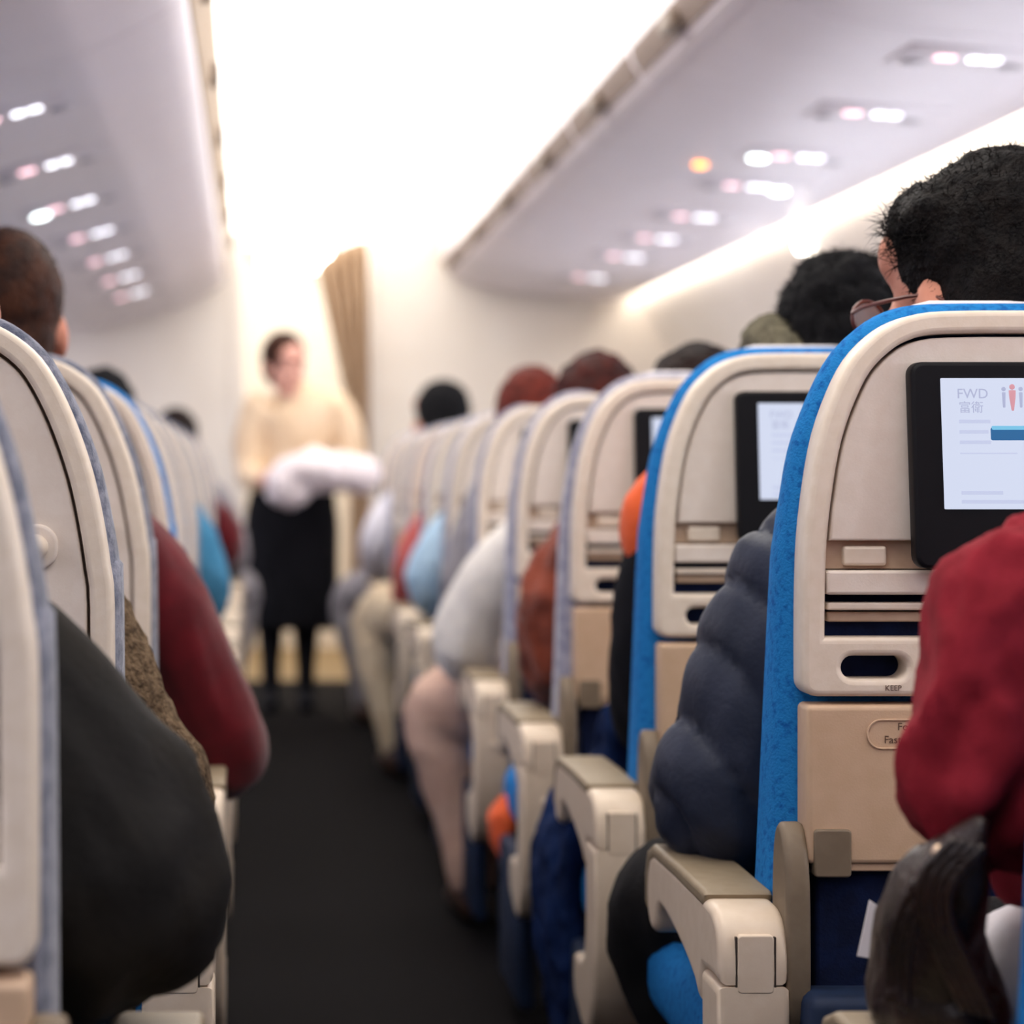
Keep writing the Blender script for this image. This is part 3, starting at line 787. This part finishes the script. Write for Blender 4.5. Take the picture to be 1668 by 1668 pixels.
tube(bm, [(p[0], p[1], p[2], p[3] + .014, p[4] + .014) for p in tz[1:-1]] + [(.02, .022, 1.325, .09, .066)], 18, 4)
for ch in (armL, armR): tube(bm, [(p[0], p[1], p[2], p[3] + .018) for p in ch[:-1]] + [(ch[-1][0], ch[-1][1] - .03, ch[-1][2], .042)], 14, 4)
ob('jacket', remesh(bm, .011, 3, folds(.008, 10, 3), M['uniform']), t)
bm = bmesh.new()
tube(bm, [(.02, 0, 1.0, .150, .115), (.025, 0, .86, .190, .13), (.03, 0, .70, .204, .135), (.03, .0, .50, .202, .13), (.03, 0, .34, .190, .125)], 20, 4, caps=False)
bm.faces.ensure_lookup_table()
ob('skirt', remesh(bm, .012, 3, folds(.006, 8, 4), M['black_cloth']), t)
for g in (-1, 1):
    cx = .04 + g * .075
    bm = bmesh.new(); tube(bm, [(cx, .012, .50, .058), (cx, -.005, .34, .057), (cx, -.02, .20, .044), (cx, -.02, .07, .040)], 14, 4)
    ob('stocking', remesh(bm, .009, 2, None, M['black_cloth']), t)
    bm = bmesh.new(); tube(bm, [(cx, -.06, .05, .038, .046), (cx, .04, .045, .042, .042), (cx, .13, .034, .04, .03), (cx, .165, .03, .03, .025)], 14, 3)
    ob('shoe', remesh(bm, .009, 2, None, M['black_cloth']), t)
ob('hair', hair_mesh(hc, Rh, 1.03, M['hair_brown'], 'bun', 2), t)
for g in (-1, 1):
    bm = bmesh.new(); ball(bm, hc + Rh @ V((g * .030, .084, .0)), (.011, .006, .006), Rh, 2)
    ob('eye', bm_mesh(bm, M['eye']), t)
bm = bmesh.new(); ball(bm, hc + Rh @ V((0, .093, -.062)), (.021, .006, .006), Rh, 2)
ob('mouth', bm_mesh(bm, M['lip']), t)
# white wrapped bundle she carries
bm = bmesh.new()
ball(bm, (0, 0, .02), (.20, .115, .085)); ball(bm, (-.13, .0, -.035), (.095, .10, .10)); ball(bm, (.14, 0, .01), (.11, .10, .08)); ball(bm, (.0, .02, .06), (.15, .09, .05))
tag(ob('bundle', remesh(bm, .010, 2, lambda p, n: .014 * nz(p, 13, 2) + .007 * nz(p, 34, 4), M['bundle']), None, (.275, AY - .355, .985)), 'crinkled white bundle carried in front of the flight attendant', 'bundle')

# ---------------------------------------------------------------- carried things
# leather bag on the lap of the red-sweatered passenger
BX, BY, BZ = .530, 1.70, .50
t = thing('handbag', 'slouchy dark brown leather bag under the crimson sleeve', 'bag', (BX, BY, BZ))
bm = bmesh.new()
tube(bm, [(-.0226, -.115, .2556, .008, .012), (-.0296, -.095, .224, .019, .026), (-.0336, -.070, .1986, .027, .040), (-.0310, -.035, .170, .032, .058), (-.0230, -.005, .138, .040, .074), (-.0195, 0, .112, .047, .080), (-.018, 0, .100, .047, .078)], 24, 5)
bag = ob('bag_body', remesh(bm, .005, 2, lambda p, n: .0035 * nz((p.x, p.y, p.z), 26, 5) + .003 * (1 - 2.5 * abs(nz((p.x * 1.2 + p.z * .6, p.y, p.z * .35), 24, 3))), M['leather']), t)
for v in bag.data.vertices: v.co.z = max(v.co.z, .0905)
SB = 2256.0
for i in range(4):
    pts = []
    for (px, py), yy in zip(((1552, 1372), (1506, 1424), (1500, 1484), (1532, 1556), (1562, 1620), (1572, 1640)), (-.134, -.124, -.114, -.104, -.098, -.096)):
        px += i * 13
        SB = 3700 / (BY + yy); pts.append(((px - 412) / SB - BX, yy - .003 * i, max(1 - (py + i * 3 - 770) / SB - BZ, .0955), .0044))
    bm = bmesh.new(); tube(bm, pts, 10, 5); ob('strap', bm_mesh(bm, M['leather']), t)
for i in range(3):
    pts = []
    for (px, py), yy in zip(((1490, 1440), (1464, 1490), (1453, 1540), (1449, 1590), (1450, 1625)), (-.112, -.104, -.096, -.090, -.090)):
        px += i * 12
        SB = 3700 / (BY + yy); pts.append(((px - 412) / SB - BX, yy - .002 * i, max(1 - (py + i * 5 - 770) / SB - BZ, .0955), .0040))
    bm = bmesh.new(); tube(bm, pts, 10, 5); ob('strap', bm_mesh(bm, M['leather']), t)
bm = bmesh.new(); ball(bm, (-.0545, -.128, .2370), (.0064, .004, .0060), sub=2)
ob('stud', bm_mesh(bm, M['brass']), t)
tag(ob('leaflet', plate([[(-.010, .0), (.014, -.004), (.015, .036), (.000, .046)]], 0, .0015, .0004, m=M['paper']), None, (.505, 1.86, .604)), 'white paper corner sticking out left of the leather bag', 'paper')
bm = bmesh.new(); ball(bm, (0, 0, 0), (.10, .13, .055)); ball(bm, (-.03, -.02, .0), (.075, .10, .05))
tag(ob('pillow', remesh(bm, .008, 2, folds(.008, 10, 2, (1, 1, 1)), M['pillow']), None, (.655, 1.78, .605)), 'white pillow on the lap right of the leather bag', 'pillow')
# navy blanket over the lap of the fuzzy haired passenger
bm = bmesh.new()
tube(bm, [(.12, .03, .16, .05, .13), (0, .03, .165, .05, .15), (-.055, .03, .13, .045, .15), (-.078, .02, .04, .040, .13), (-.070, 0, -.06, .045, .11), (-.055, 0, -.15, .05, .09), (-.04, 0, -.25, .05, .07)], 18, 5)
tag(ob('blanket', remesh(bm, .008, 2, lambda p, n: .012 * nz((p.x, p.y * 1.3, p.z * .5), 17, 2) + .005 * nz(p, 40, 4), M['blanket']), None, (.545, rowy(2) + .42, .345)), 'crumpled navy blanket hanging down beside the second armrest', 'blanket')
# orange and black bag at the side of the cream-clad passenger
t = thing('drawstring_bag', 'small orange and black bag hanging low between two armrests', 'bag', (.485, 4.30, .33))
bm = bmesh.new(); ball(bm, (0, 0, .0), (.040, .05, .062)); ball(bm, (.012, 0, -.03), (.042, .05, .05))
ob('bag_body', remesh(bm, .006, 2, folds(.006, 18, 2, (1, 1, 1)), M['orange']), t)
bm = bmesh.new(); tube(bm, [(-.020, -.048, -.082, .011), (.006, -.054, -.02, .013), (.036, -.04, .045, .011)], 10, 4)
ob('strap', bm_mesh(bm, M['black_cloth']), t)

# ---------------------------------------------------------------- cabin
YB, YF = -1.6, 10.9
CZ = 1.0
def sweep(profile, y0, y1, m, closed=False, ny=1):
    """profile (x,z) swept along y; z relative to camera height"""
    bm = bmesh.new(); rows = []
    for j in range(ny + 1):
        y = y0 + (y1 - y0) * j / ny
        rows.append([bm.verts.new((x, y, CZ + z)) for x, z in profile])
    n = len(profile)
    for a, b in zip(rows, rows[1:]):
        for k in range(n if closed else n - 1):
            bm.faces.new((a[k], a[(k + 1) % n], b[(k + 1) % n], b[k]))
    if closed:
        bm.faces.new(rows[0][::-1]); bm.faces.new(rows[-1])
    bmesh.ops.recalc_face_normals(bm, faces=bm.faces[:])
    me = bpy.data.meshes.new('s'); bm.to_mesh(me); bm.free()
    return finish(me, m, 35)

struct('floor', rbox(-3.7, 2.25, YB, YF + .05, -.06, 0, 0, 1, M['carpet']))
struct('floor_galley', rbox(-3.7, 2.25, YF + .05, 13.2, -.06, .0, 0, 1, M['galleyfloor']))
ceil_prof = [(-.10, 1.15), (-.06, 1.20), (.02, 1.235), (.18, 1.25), (.62, 1.25), (.82, 1.235), (.90, 1.20), (.90, 1.30), (-.10, 1.30)]
struct('ceiling', sweep(ceil_prof, YB, YF + .2, M['ceiling'], True))
struct('ceiling_galley', rbox(-1.5, 2.1, YF + .2, 13.2, CZ + 1.30, CZ + 1.36, 0, 1, M['ceiling']))
side = [(1.845, 1.0), (1.855, .86), (1.895, .77), (1.975, .63), (2.05, .40), (2.10, .05), (2.08, -.4), (2.0, -1.02), (2.2, -1.02), (2.3, 0), (2.2, .9), (2.0, 1.05)]
struct('wall_right', sweep(side, YB, YF + .1, M['sidewall'], True))
struct('wall_front', rbox(.56, 2.2, YF, YF + .08, 0, 2.3, .004, 1, M['wall']))
struct('wall_front_left', rbox(-3.7, -.11, YF, YF + .08, 0, 2.3, .004, 1, M['wall']))
struct('trim_doorway', rbox(-.11, -.04, YF - .01, YF + .10, 0, 2.2, .006, 2, M['wall']))
struct('wall_galley', rbox(-1.5, 2.1, 13.0, 13.1, 0, 2.36, 0, 1, M['wall']))
struct('wall_galley_left', rbox(-.9, -.8, YF + .08, 13.0, 0, 2.36, 0, 1, M['wall']))
struct('wall_galley_right', rbox(1.2, 1.3, YF + .08, 13.0, 0, 2.36, 0, 1, M['wall']))

struct('back_light_block', rbox(-3.7, 2.25, YB - .06, YB, 0, 2.3, .004, 1, M['wall']))  # unseen wall added to cut light from behind the camera
for i in range(14):  # unseen windows, added with glowing panes to light the bins from below
    y = 1.2 + i * .62
    tilt = -.10
    me = plate([rrect(-.15, -.21, .15, .21, .10, 8), rrect(-.115, -.165, .115, .165, .09, 8)], -.012, .012, .006, 'yz', M['sidewall'])
    o = struct('window_%d' % (i + 1), me); o.location = (2.070, y, CZ + .22); o.rotation_euler = (0, tilt, 0)
    p = ob('pane', plate([rrect(-.117, -.167, .117, .167, .09, 8)], -.004, .004, .001, 'yz', M['daylight']), o); p['kind'] = 'structure'
struct('back_light_block_low', rbox(-3.7, 2.25, -.62, -.55, 0, 1.22, .004, 1, M['dark_cloth']))  # unseen dark partition added to block low light from behind
struct('left_light_block_low', rbox(-2.5, -2.42, -.55, YF, 0, 1.0, .004, 1, M['dark_cloth']))  # unseen dark partition added to block low light from the left
# glowing sheets put in for the cove light on the white ceiling
for i in range(9):
    y0 = .70 + i * 1.135
    lab = 'long white ceiling sheet above the aisle, made to glow for its cove light'
    o = ob('ceiling_glow_panel', sweep([(-.085, 1.155), (-.05, 1.196), (.025, 1.228), (.18, 1.243), (.62, 1.243), (.81, 1.230), (.893, 1.196), (.897, 1.203), (.82, 1.236), (.62, 1.249), (.18, 1.249), (.02, 1.234), (-.06, 1.199), (-.092, 1.155)], y0, y0 + 1.13, M['lamp'], True))
    tag(o, lab, 'ceiling light', 'glowing ceiling sheets along the aisle')
struct('ceiling_left', rbox(-2.6, -1.64, YB, YF + .2, CZ + 1.25, CZ + 1.30, .004, 1, M['ceiling']))
for i in range(9):  # unseen panels added as fill light from the left
    y0 = .70 + i * 1.135
    o = ob('ceiling_glow_panel', rbox(-2.5, -1.70, y0, y0 + 1.13, CZ + 1.235, CZ + 1.248, .003, 1, M['fill_far']))
    tag(o, 'unseen fill light panel added above the far aisle, hidden behind the centre bins', 'ceiling light', 'added fill light panels above the far aisle')
o = ob('galley_light', rbox(.03, .40, 11.55, 11.62, 2.03, 2.24, .01, 2, M['galleylamp'])); tag(o, 'bright square galley light above the flight attendant', 'lamp')
o = ob('galley_fill_panel', rbox(-.5, 1.0, 11.7, 12.8, CZ + 1.27, CZ + 1.298, .004, 1, M['lamp'])); tag(o, 'wide light panel added behind the bright square light to brighten the galley', 'ceiling light')  # emitting panel added to brighten the galley wall
# sidewall wash light under the outer edge of the right-hand bins
o = ob('wash_light', sweep([(1.800, .872), (1.838, .872), (1.838, .864), (1.800, .864)], 1.0, YF, M['wash'], True)); tag(o, 'long light strip along the top of the right cabin wall', 'light strip')
bm = bmesh.new(); ball(bm, (0, 0, 0), (.02, .05, .05))
o = ob('wall_lamp', bm_mesh(bm, M['galleylamp']), None, (1.872, 7.75, CZ + .80)); tag(o, 'round bright lamp on the right wall left of the fuzzy hair', 'lamp')

# overhead bins
RIGHT = [(.900, 1.20), (.905, 1.02), (.915, .985), (.935, .955), (.975, .925), (1.03, .905), (1.12, .880), (1.20, .866), (1.30, .853), (1.45, .842), (1.62, .832), (1.765, .826), (1.785, .834), (1.79, .86), (1.79, 1.25), (.92, 1.25)]
LEFT = [(-.10, 1.15), (-.128, .925), (-.142, .898), (-.175, .872), (-.24, .838), (-.315, .802), (-.345, .786), (-.40, .775), (-.50, .750), (-.62, .718), (-.75, .683), (-.86, .668)]
LEFT = LEFT + [(-1.72 - x, z) for x, z in LEFT[-2::-1]]
def band(profile, y0, y1, m): return sweep(profile, y0, y1, m, True)
def bins(side):
    L = 1.08; n = 9
    start = 1.15 if side == 'R' else 1.09
    for i in range(n):
        y0 = start + i * L; y1 = min(y0 + L - .008, YF - .002)
        where = ['first', 'second', 'third', 'fourth', 'fifth', 'sixth', 'seventh', 'eighth', 'farthest'][i]
        if side == 'R':
            t = thing('overhead_bin', 'overhead bin unit on the right, %s from the camera' % where, 'overhead bin', (0, 0, 0), 0, 'overhead bins right of the aisle')
            ob('bin_body', sweep(RIGHT, y0, y1, M['bin'], True), t)
            ob('door_gap', sweep([(.9035, 1.015), (.9115, .985), (.932, .953), (.9365, .956), (.918, .987), (.909, 1.016)], y0 + .02, y1 - .02, M['gap'], True), t)
            ob('latch', rbox(.890, .915, (y0 + y1) / 2 - .06, (y0 + y1) / 2 + .06, CZ + .955, CZ + .995, .006, 2, M['latch']), t)
            ob('hand_rail', sweep([(.945, .952), (.942, .942), (.953, .934), (.970, .925), (.975, .932)], y0 + .004, y1 - .004, M['bin'], True), t)
        else:
            t = thing('overhead_bin', 'centre overhead bin unit on the left, %s from the camera' % where, 'overhead bin', (0, 0, 0), 0, 'overhead bins left of the aisle')
            ob('bin_body', sweep(LEFT + [(-1.6, 1.24), (-.12, 1.24)], y0, y1, M['bin'], True), t)
            ob('latch_band', sweep([(-.094, 1.145), (-.122, .93), (-.135, .93), (-.107, 1.145)], y0 + .002, y1 - .002, M['latchband'], True), t)
            ob('latch', rbox(-.125, -.085, (y0 + y1) / 2 - .05, (y0 + y1) / 2 + .05, CZ + 1.015, CZ + 1.07, .008, 2, M['latch']), t)
bins('R'); bins('L')

# passenger service units under the bins
def unit(x, z, y, slope, sgn, label, group, spot=None):
    t = thing('service_unit', label, 'service panel', (x, y, CZ + z), 0, group)
    t.rotation_euler = (0, slope, 0)
    ob('unit_panel', rbox(-.15, .15, -.11, .11, -.002, .012, .004, 2, M['psu']), t)
    for dx, m, w in ((-.052, M['sign_pink'], .020), (.010, M['sign_white'], .014), (.046, M['sign_white'], .014)):
        ob('sign_lamp', rbox(dx * 1.0 - w, dx + w, -.015, .015, -.006, -.001, .002, 1, m), t)
    for k, dx in enumerate((-.10, .10)):
        bm = bmesh.new(); ball(bm, (dx, .06, -.004), (.027, .027, .007), sub=2)
        on = spot is not None and spot == k
        ob('reading_light', bm_mesh(bm, M['spot'] if on else M['spot_off']), t)
for i, yo in enumerate((675, 585, 515, 467, 417, 382, 352, 318)):
    where = ['nearest', 'second', 'third', 'fourth', 'fifth', 'sixth', 'seventh', 'farthest'][i]
    unit(1.455, .8412, .84 * 3700 / yo, .062, 1, '%s service panel with lit signs under the right-hand bins' % where, 'service panels on the right', {2: 0, 3: 1}.get(i))
for i in range(7):
    where = ['nearest', 'second', 'third', 'fourth', 'fifth', 'sixth', 'farthest'][i]
    unit(-.50, .7495, 4.74 + .79 * i, -.262, -1, '%s service panel with lit signs under the left-hand bins' % where, 'service panels on the left', {2: 0}.get(i))
bm = bmesh.new(); ball(bm, (0, 0, 0), (.02, .02, .008), sub=2)
tag(ob('call_light', bm_mesh(bm, M['amber']), None, (1.245, 6.32, CZ + .856)), 'round amber call light glowing under the right-hand bins', 'lamp')

# galley curtain, gathered to the right of the opening
bm = bmesh.new(); rows = []
nz_, nu = 30, 44
for j in range(nz_ + 1):
    f_ = j / nz_
    z = 2.10 - f_ * 2.06
    xl = .300 + .155 * min(1, f_ / .36)
    xr = .545 + .02 * f_
    row = []
    for i in range(nu + 1):
        u = i / nu
        row.append(bm.verts.new((xl + (xr - xl) * u, 10.74 + .030 * math.sin(u * 2 * PI * 4.5 + .4 * math.sin(f_ * 5)), z - (.13 * (1 - u) ** 2 if j == 0 else .13 * (1 - u) ** 2 * (1 - f_)))))
    rows.append(row)
for a, b in zip(rows, rows[1:]):
    for i in range(nu): bm.faces.new((a[i], a[i + 1], b[i + 1], b[i]))
me = bpy.data.meshes.new('cu'); bm.to_mesh(me); bm.free(); finish(me, M['curtain'], 80)
t = thing('curtain', 'gathered taupe curtain hanging at the right of the galley opening', 'curtain', (0, 0, 0))
o = ob('curtain_cloth', me, t); so = o.modifiers.new('s', 'SOLIDIFY'); so.thickness = .004

# ---------------------------------------------------------------- world, camera
w = bpy.data.worlds.new('world'); sc.world = w; w.use_nodes = True
bg = w.node_tree.nodes['Background']; bg.inputs[0].default_value = lin((226, 222, 236)); bg.inputs[1].default_value = 2.2

cam = bpy.data.cameras.new('camera'); co = bpy.data.objects.new('camera', cam); COL.objects.link(co)
F = 3700.0
cam.sensor_width = 36; cam.lens = F / 1668 * 36
cam.shift_x = (834 - 412) / 1668; cam.shift_y = (770 - 834) / 1668
co.location = (0, 0, CZ); co.rotation_euler = (PI / 2, 0, 0)
cam.clip_start = .05
cam.dof.use_dof = True; cam.dof.focus_distance = 2.15; cam.dof.aperture_fstop = 3.9; cam.dof.aperture_blades = 0
sc.camera = co

sc.view_settings.view_transform = 'Standard'; sc.view_settings.look = 'None'
sc.view_settings.exposure = 0.35; sc.view_settings.gamma = 1.0; sc.view_settings.use_curve_mapping = False
sc.cycles.use_denoising = True
sc.cycles.use_adaptive_sampling = True; sc.cycles.adaptive_threshold = .02
sc.cycles.max_bounces = 7; sc.cycles.diffuse_bounces = 4; sc.cycles.glossy_bounces = 3
sc.cycles.sample_clamp_indirect = 6.0
